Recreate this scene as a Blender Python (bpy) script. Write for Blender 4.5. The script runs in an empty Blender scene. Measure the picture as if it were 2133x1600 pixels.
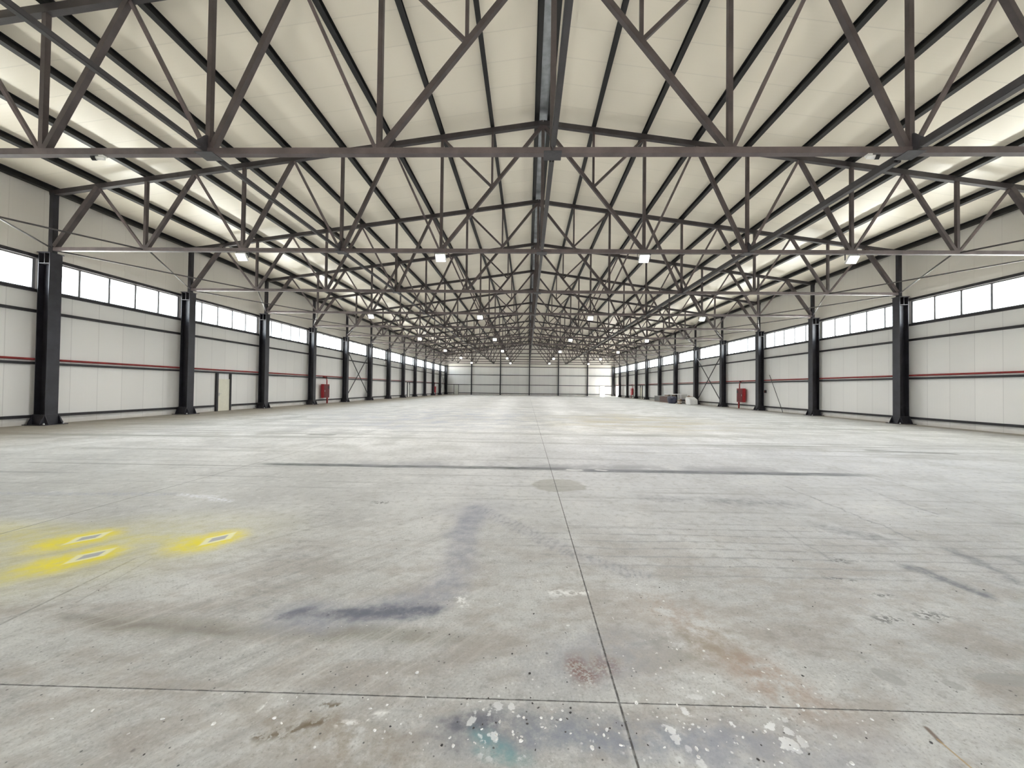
import bpy, bmesh, math, random
from mathutils import Vector, Matrix
random.seed(7)
sc = bpy.context.scene
COL = sc.collection

# ------------------------------------------------------------------ dimensions (metres)
BAY = 6.0            # truss spacing
NT = 13              # trusses 0..12, end wall behind bay 12
W = 19.73            # column centre line
XW = 20.15           # inner face of the side walls
P = 3.962            # bottom chord panel
ZC = 7.04            # bottom chord centre
ZA = 12.09           # top chord centre at the ridge
SL = 0.141           # roof slope
YF, YB = -13.0, 78.3 # inner faces of the two end walls
def zt(x): return ZA - SL * abs(x)
def zroof(x): return ZA + 0.34 - SL * abs(x)

# ------------------------------------------------------------------ object helpers
def tag(o, label=None, cat=None, group=None, kind=None):
    if label: o['label'] = label
    if cat: o['category'] = cat
    if group: o['group'] = group
    if kind: o['kind'] = kind
    return o
def empty(name, loc=(0, 0, 0)):
    o = bpy.data.objects.new(name, None)
    o.empty_display_size = 0.2
    o.location = loc
    COL.objects.link(o)
    return o
def obj(name, bm, mat, parent=None, loc=None, smooth=False):
    me = bpy.data.meshes.new(name)
    bmesh.ops.recalc_face_normals(bm, faces=bm.faces)
    bm.to_mesh(me); bm.free()
    if mat: me.materials.append(mat)
    if smooth:
        for p in me.polygons: p.use_smooth = True
    o = bpy.data.objects.new(name, me)
    COL.objects.link(o)
    if parent: o.parent = parent
    if loc: o.location = loc
    return o
def dup(root, loc, label=None, group=None):
    r = root.copy(); COL.objects.link(r); r.location = loc
    if label: r['label'] = label
    if group: r['group'] = group
    for ch in list(root.children):
        c = ch.copy(); COL.objects.link(c); c.parent = r
        for g in list(ch.children):
            d = g.copy(); COL.objects.link(d); d.parent = c
    return r
def BM(): return bmesh.new()
def box(bm, lo, hi):
    vs = [bm.verts.new((x, y, z)) for x in (lo[0], hi[0]) for y in (lo[1], hi[1]) for z in (lo[2], hi[2])]
    for f in ((0, 1, 3, 2), (4, 6, 7, 5), (0, 4, 5, 1), (2, 3, 7, 6), (0, 2, 6, 4), (1, 5, 7, 3)):
        bm.faces.new([vs[i] for i in f])
    return vs
def bar(bm, a, b, w, h, up=(0, 1, 0)):
    """rectangular hollow-section bar from a to b; w along the side vector, h along up."""
    a, b, up = Vector(a), Vector(b), Vector(up)
    d = (b - a).normalized()
    s = d.cross(up).normalized(); u = s.cross(d).normalized()
    r = []
    for q in (a, b):
        r.append([bm.verts.new(q + s * (w / 2 * i) + u * (h / 2 * j)) for i, j in ((-1, -1), (1, -1), (1, 1), (-1, 1))])
    for i in range(4):
        bm.faces.new((r[0][i], r[0][(i + 1) % 4], r[1][(i + 1) % 4], r[1][i]))
    bm.faces.new(r[0][::-1]); bm.faces.new(r[1])
def tube(bm, pts, rad, n=10):
    pts = [Vector(p) for p in pts]
    rings = []
    for i, p in enumerate(pts):
        d = (pts[min(i + 1, len(pts) - 1)] - pts[max(i - 1, 0)]).normalized()
        ref = Vector((0, 0, 1)) if abs(d.z) < 0.9 else Vector((1, 0, 0))
        s = d.cross(ref).normalized(); u = s.cross(d).normalized()
        rings.append([bm.verts.new(p + (s * math.cos(2 * math.pi * k / n) + u * math.sin(2 * math.pi * k / n)) * rad) for k in range(n)])
    for a, b in zip(rings, rings[1:]):
        for k in range(n):
            bm.faces.new((a[k], a[(k + 1) % n], b[(k + 1) % n], b[k]))
    bm.faces.new(rings[0][::-1]); bm.faces.new(rings[-1])
def prism(bm, poly, axis, t0, t1):
    """extrude a 2-D polygon along axis x, y or z."""
    def P3(p, t):
        return {'x': (t, p[0], p[1]), 'y': (p[0], t, p[1]), 'z': (p[0], p[1], t)}[axis]
    a = [bm.verts.new(P3(p, t0)) for p in poly]; b = [bm.verts.new(P3(p, t1)) for p in poly]
    n = len(poly)
    for i in range(n): bm.faces.new((a[i], a[(i + 1) % n], b[(i + 1) % n], b[i]))
    bm.faces.new(a[::-1]); bm.faces.new(b)
def bevel(bm, w, seg=2):
    bmesh.ops.bevel(bm, geom=bm.edges[:], offset=w, segments=seg, affect='EDGES', clamp_overlap=True)
ORD = ['nearest', 'second', 'third', 'fourth', 'fifth', 'sixth', 'seventh', 'eighth', 'ninth', 'tenth', 'eleventh', 'twelfth', 'thirteenth', 'fourteenth']

# ------------------------------------------------------------------ node expression helper
class N:
    """a float socket with operators, building Math nodes; b = known bounds, so that constant results fold away."""
    nt = None
    def __init__(s, sock, b=None): s.s = sock; s.b = b
    @staticmethod
    def m(op, *a, clamp=False, b=None):
        n = N.nt.nodes.new('ShaderNodeMath'); n.operation = op; n.use_clamp = clamp
        for i, v in enumerate(a):
            if isinstance(v, N): N.nt.links.new(v.s, n.inputs[i])
            else: n.inputs[i].default_value = v
        return N(n.outputs[0], b)
    def __add__(s, o):
        if isinstance(o, N): return N.m('ADD', s, o)
        return s if o == 0 else N.m('ADD', s, o, b=s.b and (s.b[0] + o, s.b[1] + o))
    __radd__ = __add__
    def __sub__(s, o): return N.m('SUBTRACT', s, o) if isinstance(o, N) else s + (-o)
    def __rsub__(s, o): return N.m('SUBTRACT', o, s)
    def __mul__(s, o):
        if isinstance(o, N): return N.m('MULTIPLY', s, o)
        return 0.0 if o == 0 else s if o == 1 else N.m('MULTIPLY', s, o)
    __rmul__ = __mul__
    def __truediv__(s, o): return N.m('DIVIDE', s, o)
def nabs(a):
    b = None
    if a.b: lo, hi = a.b; b = (0.0 if lo <= 0 <= hi else min(abs(lo), abs(hi)), max(abs(lo), abs(hi)))
    return N.m('ABSOLUTE', a, b=b)
def nmax(a, b):
    if not isinstance(a, N) and not isinstance(b, N): return max(a, b)
    if not isinstance(a, N) and a == 0: return b
    if not isinstance(b, N) and b == 0: return a
    return N.m('MAXIMUM', a, b)
def nmin(a, b): return N.m('MINIMUM', a, b)
def nsqrt(a): return N.m('SQRT', a)
def sstep(v, a, b):
    """1 where v<=a, 0 where v>=b (smooth)."""
    if v.b:
        if v.b[0] >= b: return 0.0
        if v.b[1] <= a: return 1.0
    n = N.nt.nodes.new('ShaderNodeMapRange'); n.interpolation_type = 'SMOOTHSTEP'
    N.nt.links.new(v.s, n.inputs[0])
    n.inputs[1].default_value = a; n.inputs[2].default_value = b
    n.inputs[3].default_value = 1.0; n.inputs[4].default_value = 0.0
    return N(n.outputs[0])
def rise(v, a, b): return 1.0 - sstep(v, a, b)
def noise(vec, scale, detail=4.0, rough=0.55, dist=0.0):
    n = N.nt.nodes.new('ShaderNodeTexNoise'); n.noise_dimensions = '3D'
    N.nt.links.new(vec, n.inputs['Vector'])
    n.inputs['Scale'].default_value = scale; n.inputs['Detail'].default_value = detail
    n.inputs['Roughness'].default_value = rough; n.inputs['Distortion'].default_value = dist
    return N(n.outputs['Fac'])
def comb(x, y, z):
    n = N.nt.nodes.new('ShaderNodeCombineXYZ')
    for i, v in enumerate((x, y, z)):
        if isinstance(v, N): N.nt.links.new(v.s, n.inputs[i])
        else: n.inputs[i].default_value = v
    return n.outputs[0]
def mixc(fac, c1, c2):
    if not isinstance(fac, N) and fac == 0: return c1
    n = N.nt.nodes.new('ShaderNodeMix'); n.data_type = 'RGBA'
    if isinstance(fac, N): N.nt.links.new(fac.s, n.inputs[0])
    else: n.inputs[0].default_value = fac
    for i, c in ((6, c1), (7, c2)):
        if isinstance(c, tuple): n.inputs[i].default_value = (*c, 1)
        else: N.nt.links.new(c, n.inputs[i])
    return n.outputs[2]
def new_mat(name):
    m = bpy.data.materials.new(name); m.use_nodes = True
    nt = m.node_tree; N.nt = nt
    b = nt.nodes['Principled BSDF']
    tc = nt.nodes.new('ShaderNodeTexCoord')
    return m, nt, b, tc
def simple(name, col, rough=0.5, metal=0.0, var=0.12, scale=6.0, spec=0.5):
    m, nt, b, tc = new_mat(name)
    f = noise(tc.outputs['Object'], scale, 5.0, 0.6)
    c = mixc(rise(f, 0.3, 0.7), tuple(x * (1 - var) for x in col), tuple(min(1, x * (1 + var)) for x in col))
    nt.links.new(c, b.inputs['Base Color'])
    b.inputs['Roughness'].default_value = rough
    b.inputs['Metallic'].default_value = metal
    b.inputs['Specular IOR Level'].default_value = spec
    return m

# ------------------------------------------------------------------ materials
M_TRUSS_SHADED = simple('truss_primer_shaded', (0.040, 0.034, 0.036), 0.5, var=0.25, scale=1.7)  # same truss primer darkened: the top chord's shade is put into its colour
M_TRUSS_LIT = simple('truss_primer_lit', (0.105, 0.084, 0.085), 0.5, var=0.25, scale=1.7)  # same truss primer lightened: light from the front painted into the colour
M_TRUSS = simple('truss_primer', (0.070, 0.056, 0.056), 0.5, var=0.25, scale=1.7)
M_TIE = simple('tie_paint', (0.045, 0.042, 0.046), 0.45, var=0.15, scale=3)
M_GUSSET = simple('gusset_paint', (0.050, 0.048, 0.055), 0.5, var=0.2)
M_COL = simple('column_paint', (0.026, 0.025, 0.032), 0.42, var=0.25, scale=2.5)
M_PURLIN = simple('purlin_paint', (0.010, 0.010, 0.010), 0.45, var=0.2, scale=2)
M_GIRT = simple('girt_paint', (0.022, 0.020, 0.023), 0.5, var=0.2)
M_GALV = simple('galvanised_sheet', (0.42, 0.45, 0.48), 0.35, metal=0.7, var=0.2, scale=3)
M_ROD = simple('rod_steel', (0.07, 0.065, 0.065), 0.4, var=0.2)
M_RED = simple('red_pipe_paint', (0.30, 0.022, 0.022), 0.45, var=0.2)
M_REDBOX = simple('red_box_paint', (0.42, 0.015, 0.025), 0.4, var=0.15)
M_DKRED = simple('dark_red_paint', (0.13, 0.008, 0.010), 0.45)
M_BLACK = simple('black_rubber', (0.012, 0.012, 0.014), 0.5)
M_WHITE = simple('white_enamel', (0.75, 0.75, 0.73), 0.35, var=0.04)
M_DOOR = simple('cream_door_paint', (0.78, 0.76, 0.64), 0.4, var=0.03)
M_DOOR2 = simple('white_door_paint', (0.80, 0.80, 0.75), 0.4, var=0.03)
M_DOORG = simple('grey_door_paint', (0.42, 0.42, 0.40), 0.45, var=0.05)
M_CHROME = simple('brushed_steel', (0.55, 0.55, 0.55), 0.3, metal=1.0, var=0.05)
M_ALU = simple('window_frame_alu', (0.20, 0.20, 0.21), 0.45, var=0.06)
M_LAMP = simple('lamp_housing', (0.70, 0.71, 0.72), 0.4, var=0.05)
M_WOOD = simple('weathered_wood', (0.23, 0.16, 0.115), 0.75, var=0.35, scale=9)
M_WOODL = simple('pale_wood', (0.42, 0.31, 0.20), 0.7, var=0.3, scale=11)
M_BRICKY = simple('reddish_board', (0.13, 0.085, 0.075), 0.75, var=0.3, scale=7)
M_GREYB = simple('grey_board', (0.17, 0.17, 0.165), 0.7, var=0.15)
M_LID = simple('pale_lid', (0.46, 0.47, 0.45), 0.7, var=0.15)
M_TARP = simple('navy_tarp', (0.018, 0.020, 0.050), 0.45, var=0.3)
M_BAG = simple('white_sacking', (0.80, 0.80, 0.79), 0.6, var=0.06)
M_FLAKE = simple('pale_chips', (0.84, 0.83, 0.81), 0.7, var=0.3, scale=40)
M_FLAKED = simple('dark_chips', (0.05, 0.045, 0.045), 0.7, var=0.3, scale=40)

m, nt, b, tc = new_mat('lamp_lens')
b.inputs['Base Color'].default_value = (0.9, 0.9, 0.9, 1)
b.inputs['Emission Color'].default_value = (1.0, 0.98, 0.94, 1)
b.inputs['Emission Strength'].default_value = 5
M_LENS = m

m, nt, b, tc = new_mat('window_glass')
out = nt.nodes['Material Output']
tr = nt.nodes.new('ShaderNodeBsdfTransparent'); tr.inputs[0].default_value = (0.93, 0.96, 0.97, 1)
gl = nt.nodes.new('ShaderNodeBsdfGlossy'); gl.inputs['Roughness'].default_value = 0.05
mx = nt.nodes.new('ShaderNodeMixShader'); mx.inputs[0].default_value = 0.05
nt.links.new(tr.outputs[0], mx.inputs[1]); nt.links.new(gl.outputs[0], mx.inputs[2]); nt.links.new(mx.outputs[0], out.inputs[0])
M_GLASS = m

def panel_mat(name, col, axis, pitch, off, rough, ribs, shade_dirt_z=False, seam_k=0.27):
    """sandwich panels: fine micro ribs and a seam every pitch metres along an axis."""
    m, nt, b, tc = new_mat(name)
    sp = nt.nodes.new('ShaderNodeSeparateXYZ'); nt.links.new(tc.outputs['Object'], sp.inputs[0])
    c = N(sp.outputs[axis]); z = N(sp.outputs[2])
    fr = N.m('PINGPONG', c + (1000.0 * pitch - off), pitch / 2)
    seam = sstep(fr, 0.006, 0.016)
    var = noise(tc.outputs['Object'], 0.45, 3.0)
    cell = N.m('FLOOR', (c + (1000.0 * pitch - off)) / pitch)
    wn = nt.nodes.new('ShaderNodeTexWhiteNoise'); wn.noise_dimensions = '1D'
    nt.links.new(cell.s, wn.inputs['W'])
    shade = mixc(rise(var * 0.6 + N(wn.outputs[0]) * 0.4, 0.25, 0.75), tuple(x * 0.955 for x in col), col)
    shade = mixc(seam * seam_k, shade, tuple(x * 0.35 for x in col))
    if shade_dirt_z:
        shade = mixc(rise(z, 6.60, 6.64) * 0.60, shade, (0.72, 0.68, 0.61))   # shade above the windows, put into the panel colour as a beige tint
        d = sstep(z + (noise(tc.outputs['Object'], 1.3, 5) - 0.5) * 0.5, 0.02, 0.28)
        shade = mixc(d * 0.35, shade, (0.36, 0.31, 0.24))
    nt.links.new(shade, b.inputs['Base Color'])
    b.inputs['Roughness'].default_value = rough
    wv = N.m('SINE', c * (2 * math.pi / ribs))
    bp = nt.nodes.new('ShaderNodeBump'); bp.inputs['Strength'].default_value = 0.25; bp.inputs['Distance'].default_value = 0.004
    h = wv * 0.25 - seam * 2.0 + noise(tc.outputs['Object'], 3.0, 2.0) * 0.6
    nt.links.new(h.s, bp.inputs['Height']); nt.links.new(bp.outputs[0], b.inputs['Normal'])
    return m
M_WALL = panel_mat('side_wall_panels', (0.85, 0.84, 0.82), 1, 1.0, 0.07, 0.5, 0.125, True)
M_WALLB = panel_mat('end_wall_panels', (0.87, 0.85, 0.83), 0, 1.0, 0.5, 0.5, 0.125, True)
M_CEIL = panel_mat('roof_panels', (0.87, 0.81, 0.69), 1, 1.0, 0.4, 0.27, 0.11, seam_k=0.16)

def floor_mat(x0, x1, y0, y1):
    """worn concrete of one field of the floor, with the marks that reach into it."""
    m, nt, b, tc = new_mat('worn_concrete')
    front, far = y1 <= -2.0, y1 > 2
    V = tc.outputs['Object']
    sp = nt.nodes.new('ShaderNodeSeparateXYZ'); nt.links.new(V, sp.inputs[0])
    x, y = N(sp.outputs[0], (x0, x1)), N(sp.outputs[1], (y0, y1))
    n_big = noise(V, 0.16, 3.0, 0.55)
    n_med = noise(V, 0.9, 5.0, 0.62)
    n_fine = noise(V, 9.0, 5.0, 0.68)
    wx = x + (noise(comb(x, y, 3.7), 3.0, 4.0, 0.6) - 0.5) * 0.30
    wy = y + (noise(comb(x, y, 9.1), 3.0, 4.0, 0.6) - 0.5) * 0.22
    def ell(cx, cy, rx, ry, a=0.0, soft=0.35, warp=True):
        r_ = max(rx, ry) * (1.0 + soft) + (0.2 if warp else 0.0)
        if cx + r_ < x0 or cx - r_ > x1 or cy + r_ < y0 or cy - r_ > y1: return 0.0
        px, py = (wx, wy) if warp else (x, y)
        ca, sa = math.cos(a), math.sin(a)
        dx, dy = px - cx, py - cy
        u = (dx * ca + dy * sa) / rx; v = (dy * ca - dx * sa) / ry
        return sstep(nsqrt(u * u + v * v), 1.0 - soft, 1.0 + soft)
    def seg(ax, ay, bx, by, w0, w1, warp=True):
        r_ = w1 + (0.2 if warp else 0.0)
        if max(ax, bx) + r_ < x0 or min(ax, bx) - r_ > x1 or max(ay, by) + r_ < y0 or min(ay, by) - r_ > y1: return 0.0
        px, py = (wx, wy) if warp else (x, y)
        dx, dy = bx - ax, by - ay; L2 = dx * dx + dy * dy
        t = N.m('ADD', ((px - ax) * dx + (py - ay) * dy) / L2, 0.0, clamp=True)
        ex, ey = px - ax - t * dx, py - ay - t * dy
        return sstep(nsqrt(ex * ex + ey * ey), w0, w1)
    # base
    c = mixc(rise(n_big, 0.36, 0.62), (0.51, 0.51, 0.497), (0.62, 0.62, 0.605))
    c = mixc(ell(5.5, -1.0, 7.5, 5.0, 0.0, 0.6) * 0.60, c, (0.57, 0.583, 0.63))
    c = mixc(rise(n_med, 0.45, 0.72) * 0.55, c, (0.42, 0.42, 0.42))
    c = mixc(sstep(n_med, 0.30, 0.48) * 0.45, c, (0.71, 0.71, 0.70))
    c = mixc(rise(n_fine, 0.50, 0.70) * 0.55, c, (0.34, 0.335, 0.325))
    c = mixc(sstep(n_fine, 0.30, 0.46) * 0.45, c, (0.74, 0.735, 0.715))
    # scrape and drag streaks across the hall
    st = noise(comb(x * 0.16, y * 5.5, 1.3), 1.0, 5.0, 0.72)
    sty = rise(y, -5.6, -3.4)
    c = mixc(rise(st, 0.54, 0.70) * sty * 0.62, c, (0.29, 0.29, 0.30))
    c = mixc(sstep(st, 0.28, 0.43) * sty * 0.40, c, (0.80, 0.80, 0.79))
    # long drag streaks further off
    st2 = noise(comb(x * 0.06, y * 2.2, 7.3), 1.0, 5.0, 0.72)
    c = mixc(rise(st2, 0.51, 0.66) * rise(y, -1.0, 3.0) * 0.75, c, (0.25, 0.25, 0.235))
    c = mixc(rise(n_big, 0.44, 0.62) * rise(n_med, 0.42, 0.60) * rise(y, -1.0, 4.0) * 0.50, c, (0.36, 0.36, 0.33))
    c = mixc(sstep(nabs(y - 5.2 - x * 0.03), 0.03, 0.13) * rise(x, -3.4, -2.4) * sstep(x, 4.2, 4.6) * 0.55, c, (0.18, 0.18, 0.16))
    if far:
        c = mixc(ell(5.0, 11.5, 4.5, 4.5, 0.2, 0.6) * rise(noise(comb(x * 0.5, y * 1.6, 2.2), 0.9, 4), 0.40, 0.62) * 0.65, c, (0.44, 0.39, 0.25))
        c = mixc(ell(-5.5, 13.0, 6.0, 7.0, 0.1, 0.6) * rise(n_med, 0.42, 0.7) * 0.50, c, (0.38, 0.42, 0.53))
        c = mixc(nmax(seg(9.4, 2.6, 11.3, 2.2, 0.03, 0.20), seg(-7.9, 4.2, -7.2, 4.2, 0.03, 0.2)) * 0.7, c, (0.16, 0.16, 0.15))
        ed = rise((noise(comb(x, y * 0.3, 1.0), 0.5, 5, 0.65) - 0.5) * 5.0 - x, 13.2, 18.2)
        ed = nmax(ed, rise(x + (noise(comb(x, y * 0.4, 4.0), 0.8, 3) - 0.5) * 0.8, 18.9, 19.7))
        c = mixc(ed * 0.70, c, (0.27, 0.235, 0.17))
        c = mixc(rise(y + (n_med - 0.5) * 2.0, 76.5, 78.0) * 0.35, c, (0.30, 0.27, 0.22))
    n_spk = noise(V, 22.0, 3.0, 0.6)
    if not far:
        n_grit = noise(V, 60.0, 4.0, 0.7)
        gritk = sstep(y, -5.0, -1.0)
        c = mixc(rise(n_grit, 0.52, 0.68) * gritk * 0.55, c, (0.26, 0.255, 0.245))
        c = mixc(sstep(n_grit, 0.34, 0.46) * gritk * 0.35, c, (0.80, 0.795, 0.78))
        near = sstep(y, -6.2, -2.5)
        # brown scuffing in the foreground
        bro = rise(noise(comb(x * 0.8 + y * 0.6, y * 1.6 - x * 0.4, 5.5), 1.7, 5.0, 0.68), 0.42, 0.64)
        c = mixc(bro * near * 0.58, c, (0.33, 0.285, 0.245))
        c = mixc(ell(-2.9, -5.70, 0.75, 0.09, -0.06, 0.7) * 0.60, c, (0.26, 0.235, 0.19))
        c = mixc(ell(-1.55, -5.72, 0.55, 0.08, -0.05, 0.7) * 0.55, c, (0.24, 0.225, 0.18))
        c = mixc(seg(-3.9, -5.62, -2.5, -5.75, 0.004, 0.05) * 0.35, c, (0.22, 0.20, 0.17))
        # fine diagonal brushing on either side
        br = noise(comb((x * 0.8 + y) * 0.7, (y * 0.8 - x) * 9.0, 0.4), 1.0, 4.0, 0.74)
        c = mixc(rise(br, 0.50, 0.70) * sstep(x, -1.8, 0.0) * sstep(y, -4.6, -2.4) * 0.50, c, (0.34, 0.33, 0.32))
        c = mixc(sstep(br, 0.32, 0.48) * sstep(x, -1.6, 0.2) * sstep(y, -4.2, -2.5) * 0.27, c, (0.76, 0.755, 0.73))
        br2 = noise(comb((y * 0.9 - x * 0.5) * 0.8, (x * 0.9 + y * 0.5) * 10.0, 4.4), 1.0, 4.0, 0.74)
        c = mixc(rise(br2, 0.52, 0.72) * rise(x, 0.8, 2.2) * sstep(y, -4.6, -3.0) * 0.40, c, (0.38, 0.38, 0.40))
        c = mixc(nmax(seg(-4.155, -5.72, -4.27, -4.75, 0.002, 0.018, False), seg(-3.95, -5.45, -4.12, -4.72, 0.002, 0.012, False) * 0.6) * rise(n_spk, 0.3, 0.5) * 0.60, c, (0.20, 0.19, 0.18))
        # long dark tyre and dirt line across the hall
        yl = y + 0.50 + (noise(comb(x, 0.0, 0.0), 0.7, 4) - 0.5) * 0.14
        rough = rise(noise(comb(x * 2.0, y * 14.0, 0.7), 1.0, 4.0, 0.7), 0.36, 0.58)
        band = sstep(nabs(yl), 0.05, 0.19)
        c = mixc(band * rise(x, -6.6, -5.6) * sstep(x, 0.2, 0.6) * (0.62 + rough * 0.36), c, (0.050, 0.060, 0.058))
        yr = y + 0.60 + x * 0.004
        c = mixc(sstep(nabs(yr), 0.06, 0.21) * rise(x, 0.3, 0.9) * sstep(x, 5.6, 6.9) * (0.58 + rough * 0.38), c, (0.065, 0.075, 0.09))
        c = mixc(sstep(nabs(y + 0.30), 0.10, 0.50) * rise(x, -5.5, -3.5) * sstep(x, 5.0, 7.0) * rise(n_med, 0.35, 0.60) * 0.60, c, (0.31, 0.31, 0.34))
        c = mixc(sstep(nabs(y + 0.72), 0.02, 0.08) * sstep(x, -6.0, -4.5) * 0.45, c, (0.18, 0.18, 0.18))
        c = mixc(nmax(seg(0.35, -0.55, 0.62, -0.60, 0.01, 0.07), seg(0.95, -0.58, 1.15, -0.6, 0.01, 0.06)) * 0.8, c, (0.82, 0.82, 0.82))
        # tyre sweeps with tread bars
        pts = [(-2.24, -5.56), (-1.62, -5.48), (-1.24, -5.32), (-1.13, -4.85), (-1.24, -4.1), (-1.2, -3.15)]
        tr1 = 0.0
        for a, q in zip(pts, pts[1:]):
            tr1 = nmax(tr1, seg(*a, *q, 0.05, 0.26))
        c = mixc(tr1 * (0.26 + rise(n_med, 0.36, 0.62) * 0.30 + rise(n_fine, 0.4, 0.62) * 0.22), c, (0.29, 0.30, 0.37))
        c = mixc(ell(-1.50, -5.46, 0.36, 0.105, 0.10, 0.4) * (0.40 + rise(n_fine, 0.35, 0.62) * 0.45), c, (0.16, 0.17, 0.22))
        c = mixc(seg(-2.3, -5.55, -1.2, -5.42, 0.01, 0.075) * (0.38 + rise(n_fine, 0.35, 0.62) * 0.38), c, (0.15, 0.16, 0.20))
        tr2 = nmax(seg(-1.2, -3.05, -0.72, -3.62, 0.05, 0.19), nmax(seg(-0.72, -3.62, -0.05, -4.42, 0.05, 0.17), seg(-0.05, -4.42, 0.55, -4.86, 0.04, 0.15)))
        tread = rise(N.m('SINE', (wx * 0.94 - wy * 0.35) * 88.0 + n_spk * 2.0), -0.2, 0.8)
        c = mixc(tr2 * tread * (0.10 + rise(n_fine, 0.4, 0.6) * 0.32), c, (0.22, 0.225, 0.27))
        c = mixc(tr2 * 0.20, c, (0.36, 0.365, 0.42))
        tr3 = seg(-3.35, -3.0, -2.55, -5.4, 0.06, 0.32)
        c = mixc(tr3 * rise(N.m('SINE', (wy + wx * 0.2) * 70.0 + n_fine * 4.0), -0.2, 0.8) * rise(n_fine, 0.4, 0.6) * 0.26, c, (0.24, 0.24, 0.25))
        c = mixc(ell(-1.15, -3.15, 0.5, 0.4, 0.4, 0.6) * 0.30, c, (0.34, 0.35, 0.41))
        # grey repair patch on the joint
        c = mixc(nmax(ell(0.03, -1.78, 0.44, 0.42, 0.0, 0.10), ell(0.30, -1.9, 0.25, 0.22, 0.0, 0.12)) * (0.45 + n_fine * 0.4), c, (0.36, 0.355, 0.325))
        # dark skid strokes on the right
        skid = 0.45 + rise(n_fine, 0.38, 0.60) * 0.55
        for a in ((3.20, -4.57, 3.33, -5.03, 0.02, 0.13, 0.85), (4.05, -4.15, 3.92, -4.85, 0.0, 0.11, 0.65), (4.5, -4.35, 4.22, -4.82, 0.0, 0.10, 0.6),
                  (3.2, -3.55, 3.55, -3.9, 0.0, 0.25, 0.50), (2.3, -2.55, 3.5, -2.65, 0.0, 0.30, 0.50), (1.3, -2.45, 1.9, -2.5, 0.0, 0.25, 0.35),
                  (4.06, -1.67, 3.96, -3.88, 0.0, 0.035, 0.6), (5.4, -1.6, 5.2, -3.0, 0.0, 0.05, 0.5), (2.62, -3.6, 2.55, -4.4, 0.0, 0.03, 0.4)):
            c = mixc(seg(*a[:6]) * skid * a[6], c, (0.19, 0.20, 0.235))
        c = mixc(rise(N.m('SINE', y * 34.0 + n_med * 5.0), 0.70, 1.0) * ell(2.4, -4.2, 3.0, 0.75, 0.0, 0.4, False) * rise(n_fine, 0.3, 0.55) * 0.60, c, (0.33, 0.33, 0.35))
        for cx, cy, rx, ry, a in ((1.643, -5.969, 0.075, 0.050, -0.9), (1.965, -6.02, 0.05, 0.035, -0.4), (2.33, -5.965, 0.17, 0.05, 0.0), (2.50, -6.0, 0.12, 0.05, 0.3)):
            c = mixc(ell(cx, cy, rx, ry, a, 0.08, False) * 0.60, c, (0.37, 0.37, 0.365))
        for cx, cy, rx, ry in ((2.55, -5.35, 0.16, 0.05), (2.2, -5.4, 0.10, 0.05), (2.62, -4.45, 0.09, 0.06), (2.30, -4.85, 0.10, 0.035), (2.48, -5.10, 0.08, 0.03), (-2.6, -2.9, 0.12, 0.06)):
            c = mixc(ell(cx, cy, rx, ry, 0.0, 0.7) * rise(n_spk, 0.46, 0.54) * 0.85, c, (0.17, 0.17, 0.17))
        # stray dark pits
        vo = nt.nodes.new('ShaderNodeTexVoronoi'); vo.inputs['Scale'].default_value = 5.5; nt.links.new(V, vo.inputs['Vector'])
        pit = sstep(N(vo.outputs['Distance']) + (n_spk - 0.5) * 0.16, 0.02, 0.065) * rise(n_med, 0.42, 0.58)
        c = mixc(pit * sstep(y, -0.6, 1.0) * 0.75, c, (0.12, 0.115, 0.11))
        # rusty orange dust, right foreground
        c = mixc(ell(0.86, -5.92, 0.42, 0.16, -0.9, 0.7) * rise(n_fine, 0.34, 0.62) * 0.60, c, (0.43, 0.30, 0.225))
        c = mixc(ell(0.62, -5.40, 0.30, 0.22, -0.5, 0.7) * rise(n_fine, 0.40, 0.62) * 0.42, c, (0.45, 0.34, 0.27))
        c = mixc(ell(0.55, -5.75, 0.35, 0.16, 0.2, 0.7) * rise(n_fine, 0.40, 0.62) * 0.45, c, (0.33, 0.32, 0.25))
        c = mixc(ell(-1.45, -6.45, 0.5, 0.12, -0.3, 0.7) * rise(n_fine, 0.35, 0.6) * 0.55, c, (0.31, 0.25, 0.18))
        # brick-red speckle
        rs = noise(V, 55.0, 4.0, 0.7)
        c = mixc(nmax(ell(-0.165, -5.985, 0.095, 0.12, 0.3, 0.5), ell(-0.02, -5.945, 0.09, 0.085, 0.0, 0.6, False) * 0.7) * rise(rs * 0.6 + n_fine * 0.4, 0.42, 0.52) * 0.85, c, (0.21, 0.085, 0.05))
        # spilled paint: slate and turquoise with white splats
        sm = 0.35 + rise(n_fine, 0.36, 0.6) * 0.65
        c = mixc(ell(-0.55, -6.38, 0.42, 0.13, 0.1, 0.55) * sm * 0.75, c, (0.25, 0.265, 0.30))
        c = mixc(ell(-0.78, -6.34, 0.18, 0.06, 0.0, 0.5) * sm * 0.65, c, (0.11, 0.11, 0.15))
        c = mixc(ell(-0.62, -6.48, 0.15, 0.07, -0.5, 0.5) * sm * 0.75, c, (0.17, 0.35, 0.37))
        c = mixc(ell(0.10, -6.42, 0.60, 0.10, 0.0, 0.6) * sm * 0.70, c, (0.27, 0.30, 0.37))
        c = mixc(ell(0.0, -5.85, 0.45, 0.22, 0.3, 0.7) * sm * 0.40, c, (0.36, 0.38, 0.45))
        c = mixc(ell(0.75, -6.46, 0.55, 0.14, 0.0, 0.6) * sm * 0.45, c, (0.40, 0.40, 0.45))
        v2 = nt.nodes.new('ShaderNodeTexVoronoi'); v2.inputs['Scale'].default_value = 10.5
        nt.links.new(comb(wx, wy, 0.0), v2.inputs['Vector'])
        sz = nt.nodes.new('ShaderNodeSeparateColor'); nt.links.new(v2.outputs['Color'], sz.inputs[0])
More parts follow.
